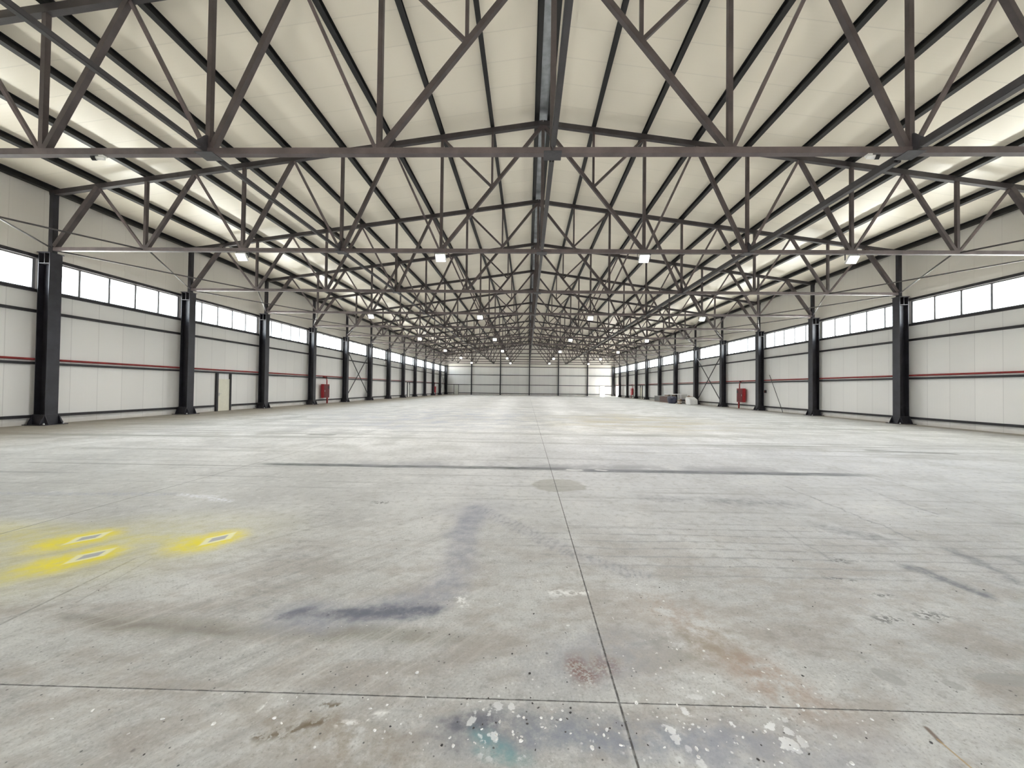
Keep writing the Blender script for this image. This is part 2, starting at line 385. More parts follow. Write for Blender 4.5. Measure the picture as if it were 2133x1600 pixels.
        reg = nmax(ell(0.50, -6.36, 0.34, 0.20, 0.0, 0.5, False), ell(-0.50, -6.36, 0.42, 0.16, 0.0, 0.6, False) * 0.75)
        dots = sstep(N(v2.outputs['Distance']) + (n_grit - 0.5) * 0.35 + (n_spk - 0.5) * 0.35 - N(sz.outputs[0]) * 0.28 + 0.03, 0.08, 0.15)
        c = mixc(dots * reg * rise(N(sz.outputs[1]), 0.15, 0.3) * 0.90, c, (0.92, 0.93, 0.94))
        v4 = nt.nodes.new('ShaderNodeTexVoronoi'); v4.inputs['Scale'].default_value = 26.0; nt.links.new(V, v4.inputs['Vector'])
        s4 = nt.nodes.new('ShaderNodeSeparateColor'); nt.links.new(v4.outputs['Color'], s4.inputs[0])
        d4 = N(v4.outputs['Distance']) + (n_grit - 0.5) * 0.25
        c = mixc(sstep(d4, 0.10, 0.20) * rise(N(s4.outputs[0]), 0.66, 0.74) * nmax(ell(0.45, -6.15, 0.9, 0.42, 0.0, 0.6, False), near * 0.15) * 0.85, c, (0.88, 0.88, 0.87))
        c = mixc(sstep(d4, 0.08, 0.17) * sstep(N(s4.outputs[0]), 0.10, 0.16) * (0.25 * sstep(y, -4.0, -2.5) + near * 0.7) * 0.85, c, (0.07, 0.07, 0.07))
        # white smears and scratches
        wsm = rise(n_spk, 0.40, 0.56)
        c = mixc(nmax(seg(-5.75, -2.72, -5.2, -2.80, 0.0, 0.12), seg(-5.1, -2.90, -4.8, -2.98, 0.0, 0.10)) * wsm * 0.75, c, (0.80, 0.81, 0.87))
        c = mixc(seg(-10.0, -2.9, -5.9, -2.70, 0.0, 0.14) * wsm * 0.45, c, (0.36, 0.38, 0.48))
        c = mixc(nmax(seg(-1.02, -5.25, -0.98, -5.36, 0.0, 0.06), seg(-0.25, -5.17, 0.0, -5.16, 0.0, 0.08)) * wsm * 0.9, c, (0.88, 0.88, 0.87))
        c = mixc(nmax(seg(-1.42, -6.40, -1.25, -6.30, 0.0, 0.03), seg(-1.9, -6.26, -1.88, -6.30, 0.0, 0.02)) * wsm * 0.9, c, (0.88, 0.88, 0.86))
        c = mixc(nmax(seg(-1.78, -6.44, -1.5, -6.38, 0.0, 0.045), seg(-1.55, -6.26, -1.5, -6.28, 0.0, 0.03)) * rise(n_spk, 0.45, 0.55) * 0.85, c, (0.17, 0.13, 0.08))
        # thin rusty scrape at the bottom right
        c = mixc(seg(1.512, -6.30, 1.50, -6.37, 0.004, 0.018, False) * 0.8, c, (0.16, 0.10, 0.07))
        c = mixc(seg(1.50, -6.36, 1.505, -6.70, 0.002, 0.008, False) * 0.8, c, (0.45, 0.32, 0.16))
        # yellow spray paint around three bare lozenges
        halo = rim = bare = 0.0
        wob2 = (n_fine - 0.5) * 0.30
        for px_, py_ in ((-4.755, -4.70), (-5.27, -4.30), (-3.87, -4.255)):
            if px_ + 0.5 < x0 or px_ - 0.5 > x1 or py_ + 0.5 < y0 or py_ - 0.5 > y1: continue
            dx, dy = x - px_, y - py_
            h = nmax(sstep(nsqrt(dx * dx + dy * dy), 0.10, 0.36), ell(px_ - 0.10, py_ - 0.14, 0.26, 0.22, 0.0, 0.7, False))
            lz = nabs(dx - dy * 0.25) / 0.085 + nabs(dy) / 0.125 + wob2
            r_ = sstep(lz, 1.30, 1.75); b_ = sstep(lz, 0.72, 0.95)
            halo = nmax(halo, h); rim = nmax(rim, r_); bare = nmax(bare, b_)
        haze = nmax(seg(-5.3, -4.35, -3.85, -4.25, 0.02, 0.30, False) * 0.75, nmax(seg(-4.75, -4.72, -5.3, -5.45, 0.05, 0.50, False) * 0.80, seg(-5.3, -4.32, -7.6, -4.2, 0.0, 0.60, False) * 0.65))
        haze = nmax(haze, ell(-5.15, -4.65, 1.5, 0.8, 0.4, 0.7) * 0.42)
        spray = 0.65 + rise(n_fine, 0.35, 0.62) * 0.35
        c = mixc(haze * spray * 0.85, c, (0.74, 0.68, 0.18))
        c = mixc(halo * spray * 0.95, c, (0.88, 0.76, 0.01))
        c = mixc(rim * 0.80, c, (0.90, 0.89, 0.62))
        c = mixc(bare * 0.92, c, (0.43, 0.43, 0.43))
    # sawn joints
    wob = (n_spk - 0.5) * 0.006
    def jline(v, w0, w1): return sstep(nabs(v + wob), w0, w1)
    jx = nmax(jline(x, 0.003, 0.0075), nmax(jline(x + 6.33, 0.004, 0.012) * 0.7, jline(x - 6.33, 0.004, 0.012) * 0.4))
    if not far:
        joint = nmax(jx, jline(y + 6.205, 0.002, 0.005))
    else:
        jx = nmax(jx, nmax(jline(x + 12.66, 0.004, 0.02) * 0.6, jline(x - 12.66, 0.004, 0.02) * 0.5))
        joint = nmax(jx, sstep(N.m('PINGPONG', y + 600.35, 3.0), 0.005, 0.016) * rise(y, 1.0, 1.5) * 0.6)
    c = mixc(joint * 0.90, c, (0.065, 0.063, 0.06))
    if front:
        c = mixc(nmax(sstep(nabs(x + 0.012), 0.003, 0.02), sstep(nabs(y + 6.215), 0.003, 0.016)) * rise(n_spk, 0.45, 0.6) * 0.35, c, (0.75, 0.75, 0.73))
    nt.links.new(c, b.inputs['Base Color'])
    ro = 0.55 + (n_med - 0.5) * 0.35 + (n_fine - 0.5) * 0.2
    nt.links.new(ro.s, b.inputs['Roughness'])
    b.inputs['Specular IOR Level'].default_value = 0.16
    if front:
        bp = nt.nodes.new('ShaderNodeBump'); bp.inputs['Strength'].default_value = 0.5; bp.inputs['Distance'].default_value = 0.006
        hh = n_fine * 0.5 + n_grit * 0.3 - joint * 1.6
        nt.links.new(hh.s, bp.inputs['Height']); nt.links.new(bp.outputs[0], b.inputs['Normal'])
    return m
FX, FY = [-XW - 0.1, -11.0, -3.35, 1.25, 8.5, XW + 0.1], [YF - 0.1, -8.2, -5.9, -2.4, 1.2, YB + 0.1]
M_FLOOR = [floor_mat(FX[0], FX[-1], FY[0], FY[-1])]
FIELD = {}
for fi in (1, 2, 3):
    for fj in (1, 2):
        FIELD[(fi, fj)] = len(M_FLOOR); M_FLOOR.append(floor_mat(FX[fi], FX[fi + 1], FY[fj], FY[fj + 1]))
    FIELD[(fi, 3)] = 7
M_FLOOR.append(floor_mat(FX[1], FX[4], FY[3], FY[4]))

# ------------------------------------------------------------------ shell
def structure(o, label, cat): return tag(o, label, cat, kind='structure')
bm = BM(); box(bm, (-XW - 0.1, YF - 0.1, -0.25), (XW + 0.1, YB + 0.1, 0.0))
top = max(bm.faces, key=lambda f: f.calc_center_median().z); bm.faces.remove(top)
gv = [[bm.verts.new((xx, yy, 0.0)) for yy in FY] for xx in FX]
for i in range(5):
    for j in range(5):
        fc = bm.faces.new((gv[i][j], gv[i + 1][j], gv[i + 1][j + 1], gv[i][j + 1]))
        fc.material_index = FIELD.get((i, j), 0)
bmesh.ops.remove_doubles(bm, verts=bm.verts, dist=0.001)
floor = obj('floor', bm, M_FLOOR[0])
for fm in M_FLOOR[1:]: floor.data.materials.append(fm)
structure(floor, 'worn pale concrete floor with sawn joints, stains and spilled paint', 'floor')

# roof: two sloping panel fields
bm = BM()
for s in (-1, 1):
    x0, x1 = 0.10 * s, (XW + 0.35) * s
    prism(bm, [(x0, zroof(x0)), (x1, zroof(x1)), (x1, zroof(x1) + 0.10), (x0, zroof(x0) + 0.10)], 'y', YF - 0.1, YB + 0.1)
structure(obj('ceiling', bm, M_CEIL), 'cream ribbed roof panels sloping down from the ridge on both sides', 'ceiling')
bm = BM()
prism(bm, [(-0.19, zroof(0.19) - 0.03), (-0.07, zroof(0) - 0.055), (0.07, zroof(0) - 0.055), (0.19, zroof(0.19) - 0.03), (0.19, zroof(0.19) + 0.02), (0.07, zroof(0)), (-0.07, zroof(0)), (-0.19, zroof(0.19) + 0.02)], 'y', YF, YB)
tag(obj('ridge_flashing', bm, M_GALV), 'bluish galvanised sheet strip along the ridge of the roof', 'flashing', kind='structure')

ZS, ZH = 5.40, 6.62       # window sill and head
bays = list(range(-2, 13))
ZTOP = zroof(XW) + 0.02
GATE = (72.6, 76.8)
for s, side in ((-1, 'left'), (1, 'right')):
    bm = BM()
    xa, xb = (s * XW, s * (XW + 0.10))
    lo, hi = min(xa, xb), max(xa, xb)
    if s < 0: box(bm, (lo, YF, 0.0), (hi, YB, ZS))
    else:   # gateway to the yard in the last bay
        box(bm, (lo, YF, 0.0), (hi, GATE[0], ZS)); box(bm, (lo, GATE[1], 0.0), (hi, YB, ZS)); box(bm, (lo, GATE[0], 2.38), (hi, GATE[1], ZS))
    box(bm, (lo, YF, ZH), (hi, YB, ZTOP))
    edges = [YF] + [v for k in bays for v in (k * BAY + 0.15, k * BAY + 5.85)] + [YB]
    for a, q in zip(edges[0::2], edges[1::2]):
        box(bm, (lo, a, ZS), (hi, q, ZH))
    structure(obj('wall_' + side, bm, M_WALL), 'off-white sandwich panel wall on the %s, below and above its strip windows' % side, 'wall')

# end walls
DL, DR = (-17.85, -16.85), (16.75, 17.78)
bm = BM()
gz = lambda x: zroof(x) + 0.02
def gable(bm, x0, x1, z0, ya, yb):
    xs = sorted({x0, x1} | ({0.0} if x0 < 0 < x1 else set()))
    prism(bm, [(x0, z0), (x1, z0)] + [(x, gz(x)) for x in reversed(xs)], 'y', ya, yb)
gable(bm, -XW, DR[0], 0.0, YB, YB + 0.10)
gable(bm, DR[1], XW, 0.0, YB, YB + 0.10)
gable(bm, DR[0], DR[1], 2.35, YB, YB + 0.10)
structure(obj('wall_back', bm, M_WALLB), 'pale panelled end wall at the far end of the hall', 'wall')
bm = BM()
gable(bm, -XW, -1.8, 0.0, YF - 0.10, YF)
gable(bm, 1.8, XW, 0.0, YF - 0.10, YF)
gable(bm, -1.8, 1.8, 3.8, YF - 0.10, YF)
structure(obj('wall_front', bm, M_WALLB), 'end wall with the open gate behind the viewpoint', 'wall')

# strip windows
def window_meshes(s):
    bm = BM(); y0, y1 = 0.15, 5.85
    x0, x1 = sorted((s * (XW - 0.01), s * (XW + 0.07)))
    box(bm, (x0, y0, ZS), (x1, y1, ZS + 0.045)); box(bm, (x0, y0, ZH - 0.045), (x1, y1, ZH))
    n = 5; wv = (y1 - y0) / n
    for i in range(n + 1):
        h = 0.045 if i in (0, n) else 0.040
        yc = min(max(y0 + i * wv, y0 + h), y1 - h)
        box(bm, (x0, yc - h, ZS), (x1, yc + h, ZH))
    f = bpy.data.meshes.new('window_frame'); bmesh.ops.recalc_face_normals(bm, faces=bm.faces); bm.to_mesh(f); bm.free(); f.materials.append(M_ALU)
    bm = BM(); x = s * (XW + 0.04)
    for i in range(n):
        a = y0 + i * wv + 0.02; q = y0 + (i + 1) * wv - 0.02
        box(bm, (x - 0.003, a, ZS + 0.03), (x + 0.003, q, ZH - 0.03))
    g = bpy.data.meshes.new('pane'); bm.to_mesh(g); bm.free(); g.materials.append(M_GLASS)
    return f, g
idx = 1
for s, side in ((-1, 'left'), (1, 'right')):
    f, g = window_meshes(s)
    for k in bays:
        o = bpy.data.objects.new('window_%d' % idx, f); COL.objects.link(o); o.location = (0, k * BAY, 0)
        pn = bpy.data.objects.new('pane', g); COL.objects.link(pn); pn.parent = o
        where = 'behind the viewpoint, bay %s' % ORD[k + 2] if k < -1 else ('beside the viewpoint' if k == -1 else '%s bay from the camera' % ORD[k])
        structure(o, 'five-pane strip window high in the %s wall, %s' % (side, where), 'window')
        idx += 1

# ------------------------------------------------------------------ side columns
def column_parts(parent, s):
    d, bw, tf, tw, top = 0.235, 0.20, 0.022, 0.014, 6.84
    bm = BM()
    for q in (-1, 1):
        x0, x1 = sorted((q * d, q * (d - tf))); box(bm, (x0, -bw, 0.03), (x1, bw, top))
    box(bm, (-d + tf, -tw / 2, 0.03), (d - tf, tw / 2, top))
    obj('shaft', bm, M_COL, parent)
    bm = BM(); box(bm, (-0.42, -0.40, 0.0), (0.42, 0.40, 0.03)); obj('base_plate', bm, M_COL, parent)
    for q in (-1, 1):
        bm = BM(); xx = q * (d + 0.012)
        prism(bm, [(-0.37, 0.03), (0.37, 0.03), (0.37, 0.07), (0.21, 0.42), (-0.21, 0.42), (-0.37, 0.07)], 'x', xx - 0.012, xx + 0.012)
        obj('base_stiffener', bm, M_COL, parent)
        bm = BM(); yy = q * (bw + 0.012)
        prism(bm, [(-0.40, 0.03), (0.40, 0.03), (0.40, 0.07), (0.25, 0.42), (-0.25, 0.42), (-0.40, 0.07)], 'y', yy - 0.012, yy + 0.012)
        obj('base_stiffener', bm, M_COL, parent)
    for bx, by in ((0.33, -0.30), (0.33, 0.30), (-0.33, -0.30), (-0.33, 0.30)):
        bm = BM(); bmesh.ops.create_cone(bm, cap_ends=True, segments=6, radius1=0.032, radius2=0.026, depth=0.05, matrix=Matrix.Translation((bx, by, 0.055)))
        obj('anchor_bolt', bm, M_CHROME, parent)
    bm = BM(); box(bm, (-0.27, -0.23, top), (0.27, 0.23, top + 0.03)); obj('cap_plate', bm, M_COL, parent)
    for q in (-1, 1):
        bm = BM(); y0, y1 = sorted((q * 0.008, q * (bw - 0.01)))
        box(bm, (-d + tf, y0, top - 0.42), (d - tf, y1, top - 0.40)); box(bm, (-0.01, y0, top - 0.40), (0.01, y1, top))
        obj('web_stiffener', bm, M_TIE, parent)
first = {}
proto = None
for s, side in ((-1, 'left'), (1, 'right')):
    rng = range(1, 14) if s < 0 else range(2, 14)
    for n, k in enumerate(rng):
        y = k * BAY if k < 13 else YB - 0.26
        if k == 13: lab = 'dark steel corner column where the %s wall meets the far end wall' % side
        elif n == 0: lab = 'tallest-looking dark steel column, nearest in view along the %s wall' % side
        else: lab = 'dark steel column on flared base, %s from the camera along the %s wall' % (ORD[n], side)
        if proto is None:
            proto = empty('steel_column', (s * W, y, 0)); column_parts(proto, 1)
            tag(proto, lab, 'column', 'columns along the %s wall' % side)
        else:
            dup(proto, (s * W, y, 0), lab, 'columns along the %s wall' % side)

# gable columns against the far wall
proto = None
for i, n in enumerate(('leftmost', 'second from the left', 'middle', 'second from the right', 'rightmost')):
    x = (i - 2) * 6.863
    r = empty('gable_column', (x, YB - 0.17, 0))
    h = zt(x) - 0.1
    bm = BM()
    for q in (-1, 1):
        a, c_ = sorted((q * 0.16, q * 0.145)); box(bm, (-0.11, a, 0.03), (0.11, c_, h))
    box(bm, (-0.006, -0.145, 0.03), (0.006, 0.145, h)); obj('shaft', bm, M_COL, r)
    bm = BM(); box(bm, (-0.2, -0.165, 0), (0.2, 0.165, 0.03)); obj('base_plate', bm, M_COL, r)
    tag(r, 'slim dark column standing against the far end wall, %s of five' % n, 'column', 'columns on the far end wall')

# ------------------------------------------------------------------ roof trusses
def truss_parts(root):
    SEC = dict(ch=0.14, top=0.19, v=0.105, thick=0.12, thin=0.078)
    lz = lambda x: zt(x) - ZC
    def add(name, a, q, w, h=None, mat=M_TRUSS):
        bm = BM(); bar(bm, (a[0], 0, a[1]), (q[0], 0, q[1]), h or w, w); obj(name, bm, mat, root)
    for s in (-1, 1):
        bm = BM(); bar(bm, (0, 0, lz(0)), (s * (W + 0.05), 0, lz(W + 0.05)), SEC['top'], SEC['ch']); obj('top_chord', bm, M_TRUSS_SHADED, root)
    add('bottom_chord', (-W + 0.02, 0), (W - 0.02, 0), SEC['ch'], None, M_TRUSS_LIT)
    add('vertical_post', (0, 0.07), (0, lz(0) - 0.05), SEC['v'] + 0.02)
    for s in (-1, 1):
        for n in (1, 2, 3, 4):
            add('vertical_post', (s * n * P, 0.05), (s * n * P, lz(n * P)), SEC['v'])
        # ridge panel: long diagonal with a short post and a sub-diagonal from its middle
        mid = (s * P / 2, lz(0) / 2)
        add('diagonal', (0, lz(0) - 0.05), (s * P, 0.02), SEC['thick'])
        add('sub_post', mid, (s * P / 2, lz(P / 2)), 0.08)
        add('sub_diagonal', mid, (s * P, lz(P) - 0.03), 0.09)
        for n in (1, 2, 3, 4):
            up = (s * (n + 0.5) * P, lz((n + 0.5) * P) - 0.03)
            add('diagonal', (s * (n * P + 0.06), 0.03), up, SEC['thin'], None, M_TRUSS_LIT)           # outward and up
            if n < 4: add('diagonal', up, (s * ((n + 1) * P - 0.06), 0.03), SEC['thick'])  # down to the next node
        up = (s * 4.5 * P, lz(4.5 * P) - 0.03)
        add('knee_brace', up, (s * (W - 0.20), 0.10), 0.165)
        bm = BM(); box(bm, (s * (W - 0.08) - 0.085, -0.085, 6.88 - ZC), (s * (W - 0.08) + 0.085, 0.085, lz(W) - 0.02)); obj('end_post', bm, M_COL, root)
    for x in (-2 * P, 0, 2 * P):
        bm = BM()
        prism(bm, [(-0.30, -0.071), (-0.07, -0.071), (-0.07, 0.071), (0.07, 0.071), (0.07, -0.071), (0.30, -0.071), (0.30, 0.12), (0.09, 0.36), (-0.09, 0.36), (-0.30, 0.12)], 'x', x - 0.012, x + 0.012)
        prism(bm, [(-0.17, -0.085), (0.17, -0.085), (0.17, -0.071), (-0.17, -0.071)], 'x', x - 0.20, x + 0.20)
        obj('gusset_plate', bm, M_GUSSET, root)
truss = None
for k in range(NT):
    if k == 0: lab = 'nearest brown steel roof truss, its level bottom chord spanning the whole photo'
    elif k == 1: lab = 'second roof truss from the camera, carrying the nearest four lit floodlights'
    elif k % 2: lab = 'brown steel roof truss with lamps, %s truss from the camera' % ORD[k]
    else: lab = 'brown steel roof truss without lamps, %s truss from the camera' % ORD[k]
    if k == NT - 1: lab = 'farthest brown steel roof truss, last before the far end wall'
    if truss is None:
        truss = empty('roof_truss', (0, 0, ZC)); truss_parts(truss)
        tag(truss, lab, 'roof truss', 'roof trusses across the hall')
    else:
        dup(truss, (0, k * BAY, ZC), lab)
# end rafter on the far wall
bm = BM()
for s in (-1, 1): bar(bm, (0, 0, ZA), (s * (W + 0.05), 0, zt(W + 0.05)), 0.19, 0.14)
o = obj('gable_rafter', bm, M_TRUSS, None, (0, YB - 0.20, 0)); tag(o, 'brown sloping rafter pair against the far end wall under the roof', 'rafter')

# ------------------------------------------------------------------ purlins
def purlin_bm():
    bm = BM(); h, f = 0.24, 0.075; y0, y1 = YF + 0.02, YB - 0.02
    box(bm, (-f, y0, 0), (f, y1, 0.012)); box(bm, (-f, y0, h - 0.012), (f, y1, h)); box(bm, (-0.006, y0, 0.012), (0.006, y1, h - 0.012))
    return bm
pur = None
for s, side in ((-1, 'left'), (1, 'right')):
    for i in range(11):
        x = s * (0.23 if i == 0 else i * P / 2)
        if i == 0: lab = 'black ridge purlin on the %s side of the galvanised ridge strip' % side
        elif i == 10: lab = 'black eaves purlin in the corner of roof and %s wall' % side
        else: lab = 'black purlin under the %s roof slope, %s one down from the ridge purlin' % (side, 'next' if i == 1 else ORD[i - 1] if i > 1 else '')
        if pur is None:
            pur = obj('roof_purlin', purlin_bm(), M_PURLIN); o = pur
        else:
            o = pur.copy(); COL.objects.link(o)
        o.location = (x, 0, zt(x) + 0.098); o.rotation_euler = (0, s * math.atan(SL), 0)
        tag(o, lab, 'purlin', 'purlins under the %s roof slope' % side)

# ------------------------------------------------------------------ longitudinal ties between trusses
ties = {}
for x, nm, sec in ((-2 * P, 'left of the ridge', 0.105), (0.0, 'under the ridge', 0.115), (2 * P, 'right of the ridge', 0.16)):
    src = None
    for k in range(-1, NT - 1):
        if k == -1: lab = 'steel tie coming overhead from behind the camera to the nearest truss, %s' % nm
        else: lab = 'straight steel tie bar %s, between the %s and %s trusses' % (nm, ORD[k], ORD[k + 1])
        if src is None:
            bm = BM(); bar(bm, (0, 0.26, 0), (0, BAY - 0.26, 0), sec, sec, (0, 0, 1)); bevel(bm, 0.012, 2)
            src = obj('tie_bar', bm, M_TIE); o = src
        else:
            o = src.copy(); COL.objects.link(o)
        o.location = (x, k * BAY, ZC)
        tag(o, lab, 'tie bar', 'tie bars %s' % nm)

# horizontal cross bracing beside the columns
for s, side in ((-1, 'left'), (1, 'right')):
    src = None
    for k in range(0, NT - 1):
        if src is None:
            src = empty('cross_brace', (0, 0, ZC - 0.02))
            for a, q, dz in (((s * (W - 0.12), 0.12), (s * 4 * P, BAY - 0.10), 0.0), ((s * 4 * P, 0.10), (s * (W - 0.12), BAY - 0.12), 0.062)):
                bm = BM(); tube(bm, [(a[0], a[1], dz), (q[0], q[1], dz)], 0.030, 8); obj('brace_rod', bm, M_ROD, src, smooth=True)
            src['category'] = 'bracing'; r = src; src['group'] = 'rod bracing along the %s wall' % side
        else: r = dup(src, (0, k * BAY, ZC - 0.02))
        r['label'] = 'crossed thin steel rods beside the %s wall, between the %s and %s trusses' % (side, ORD[k], ORD[k + 1])

# wall cross braces in two bays on each side
for s, side in ((-1, 'left'), (1, 'right')):
    for k, nm in ((5, 'midway down the hall'), (12, 'in the last bay before the far wall')):
        if s > 0 and k == 12: continue
        r = empty('wall_brace', (s * (W + 0.02), k * BAY, 0))
        y0, y1 = 0.22, (BAY - 0.22 if k < 12 else BAY - 0.30)
        for a, q, dx in ((0.45, 5.55, -0.03), (5.55, 0.45, 0.03)):
            bm = BM(); bar(bm, (dx, y0, a), (dx, y1, q), 0.11, 0.03, (1, 0, 0)); obj('brace_bar', bm, M_GIRT, r)
        tag(r, 'dark steel X brace on the %s wall, %s' % (side, nm), 'bracing', 'X braces on the side walls')

# ------------------------------------------------------------------ girts and pipes
for s, side in ((-1, 'left'), (1, 'right')):
    for z, h, nm in ((0.34, 0.11, 'just above the floor'), (2.45, 0.10, 'below the red water pipe'), (4.52, 0.11, 'one step below the windows'), (5.335, 0.11, 'as sill of the strip windows'), (6.70, 0.13, 'as head of the strip windows')):
        segs = [(YF, YB)]
        if z < 1 and s < 0: segs = [(YF, 14.28), (15.55, 50.9), (52.3, YB)]
        if z < 1 and s > 0: segs = [(YF, GATE[0] - 0.12), (GATE[1] + 0.12, YB)]
        bm = BM(); xa, xb = sorted((s * (XW - 0.002), s * (XW - 0.115)))
        for a, q in segs:
            # C section
            box(bm, (xa, a, z - h / 2), (xb, q, z - h / 2 + 0.012)); box(bm, (xa, a, z + h / 2 - 0.012), (xb, q, z + h / 2))
            xi = s * (XW - 0.115); x0, x1 = sorted((xi, xi + s * 0.012)); box(bm, (x0, a, z - h / 2 + 0.012), (x1, q, z + h / 2 - 0.012))
        tag(obj('wall_rail', bm, M_GIRT), 'dark steel rail running along the %s wall %s' % (side, nm), 'rail', 'rails on the %s wall' % side)
    bm = BM(); xp = s * (XW - 0.09)
    r = empty('water_pipe', (xp, 0, 2.61))
    bm = BM(); tube(bm, [(0, -2.0, 0), (0, YB - 0.35, 0)], 0.042, 12); obj('pipe', bm, M_RED, r, smooth=True)
    for k in range(1 if s < 0 else 2, 13):
        bm = BM(); tube(bm, [(0, k * BAY + 0.42, 0), (0, k * BAY + 0.58, 0)], 0.056, 12); obj('coupling', bm, M_RED, r, smooth=True)
    tag(r, 'red fire water pipe running along the %s wall above the lower rail' % side, 'pipe')
for z, h, nm in ((0.40, 0.13, 'just above the floor'), (2.40, 0.12, 'at door-head height'), (4.72, 0.12, 'at mid height'), (6.66, 0.14, 'at truss chord level')):
    bm = BM(); xs = [-XW + 0.2] + [i * 6.863 for i in (-2, -1, 0, 1, 2)] + [XW - 0.2]
    for a, q in zip(xs, xs[1:]):
        e = 0.13; cuts = [(a + e, q - e)]
        if z < 1:
            for d in (DL, DR):
                if cuts[-1][0] < d[0] < cuts[-1][1]: l = cuts.pop(); cuts += [(l[0], d[0] - 0.1), (d[1] + 0.1, l[1])]
        for c0, c1 in cuts: box(bm, (c0, YB - 0.11, z - h / 2), (c1, YB - 0.002, z + h / 2))
    tag(obj('wall_rail', bm, M_GIRT), 'dark steel rail across the far end wall %s' % nm, 'rail', 'rails on the far end wall')

# ------------------------------------------------------------------ floodlights
def lamp_parts(r):
    bm = BM(); box(bm, (-0.20, -0.05, -0.16), (0.20, 0.03, 0.16)); bevel(bm, 0.015, 2)
    bmesh.ops.rotate(bm, verts=bm.verts, cent=(0, 0, 0), matrix=Matrix.Rotation(math.radians(38), 3, 'X'))
    # cooling fins on the back
    obj('housing', bm, M_LAMP, r, (0, -0.02, -0.20))
    bm = BM(); box(bm, (-0.175, -0.058, -0.135), (0.175, -0.049, 0.135))
    bmesh.ops.rotate(bm, verts=bm.verts, cent=(0, 0, 0), matrix=Matrix.Rotation(math.radians(38), 3, 'X'))
    obj('lens', bm, M_LENS, r, (0, -0.02, -0.20))
    bm = BM(); box(bm, (-0.25, -0.02, 0.0), (0.25, 0.02, 0.008))
    for q in (-1, 1):
        a, c_ = sorted((q * 0.25, q * 0.235)); box(bm, (a, -0.02, -0.23), (c_, 0.02, 0.0))
    obj('bracket', bm, M_GUSSET, r)
LAMPW = 570.0
lamp = None
for k in range(1, 13, 2):
    for n, pos in ((-3, 'far left'), (-1, 'left of the ridge'), (1, 'right of the ridge'), (3, 'far right')):
        if k >= 1:
            row = 'nearest row' if k == 1 else '%s row from the camera' % ORD[(k - 1) // 2]
            lab = 'lit white floodlight under a truss, %s, %s' % (row, pos)
            loc = (n * P, k * BAY, ZC - 0.072)
            if lamp is None:
                lamp = empty('hanging_floodlight', loc); lamp_parts(lamp); tag(lamp, lab, 'lamp', 'floodlights under the trusses')
            else: dup(lamp, loc, lab)
        ld = bpy.data.lights.new('floodlight_beam', 'SPOT'); ld.energy = LAMPW; ld.spot_size = math.radians(165); ld.spot_blend = 0.6
        ld.shadow_soft_size = 0.18; ld.color = (1.0, 0.99, 0.975)
        lo = bpy.data.objects.new('floodlight_beam', ld); COL.objects.link(lo)
        lo.location = (n * P, k * BAY - 0.12, ZC - 0.36); lo.rotation_euler = (math.radians(-6), 0, 0)

# ------------------------------------------------------------------ security cameras on the nearest truss
for x, nm, s in ((-10.50, 'left', -1), (7.08, 'right', 1)):
    r = empty('security_camera', (x, 0, ZC - 0.07))
    bm = BM(); box(bm, (-0.05 - 0.06 * s, -0.05, -0.03), (0.05 - 0.06 * s, 0.05, 0.0)); bar(bm, (-0.06 * s, 0, -0.02), (0.0, -0.05, -0.07), 0.03, 0.03); obj('mount', bm, M_WHITE, r)
    bm = BM(); tube(bm, [(-0.10 * s, 0.0, -0.055), (0.04 * s, -0.06, -0.09)], 0.042, 14); obj('body', bm, M_WHITE, r, smooth=True)
    bm = BM(); tube(bm, [(0.035 * s, -0.055, -0.088), (0.10 * s, -0.09, -0.108)], 0.050, 14); obj('lens_hood', bm, M_BLACK, r, smooth=True)
    tag(r, 'small white camera with black head under the nearest truss, %s side' % nm, 'camera', 'security cameras')

# ------------------------------------------------------------------ doors
def side_door(i, s, y0, y1, h, mat, label, hy, posts=True, zp=2.40):
    o = empty('door_%d' % i, (s * XW, 0, 0))
    xa, xb = sorted((-s * 0.002, -s * 0.05))
    bm = BM(); box(bm, (xa, y0, 0.01), (xb, y1, h)); obj('leaf', bm, mat, o)
    xa, xb = sorted((-s * 0.002, -s * 0.11))
    for q in ((y0 - 0.14, y0 - 0.004), (y1 + 0.004, y1 + 0.10)):
        bm = BM(); box(bm, (xa, q[0], 0), (xb, q[1], zp)); obj('door_post', bm, M_GIRT, o)
    bm = BM(); xh = -s * 0.085
    box(bm, (min(-s * 0.05, -s * 0.06), hy - 0.03, 0.96), (max(-s * 0.05, -s * 0.06), hy + 0.03, 1.16))
    bar(bm, (-s * 0.05, hy, 1.10), (xh, hy, 1.10), 0.02, 0.02, (0, 0, 1)); bar(bm, (xh, hy - 0.01, 1.10), (xh, hy + 0.14, 1.10), 0.022, 0.022, (0, 0, 1))
    obj('door_handle', bm, M_CHROME, o)
    structure(o, label, 'door')
side_door(1, -1, 14.50, 15.42, 2.04, M_DOOR, 'cream steel door with lever handle in the left wall, second bay', 14.62)
side_door(2, -1, 51.2, 52.2, 2.04, M_DOOR2, 'white door far down the left wall between dark posts', 51.35)
side_door(3, 1, 57.6, 58.6, 2.04, M_DOOR, 'pale door far down the right wall before the far hose cabinet', 57.75)
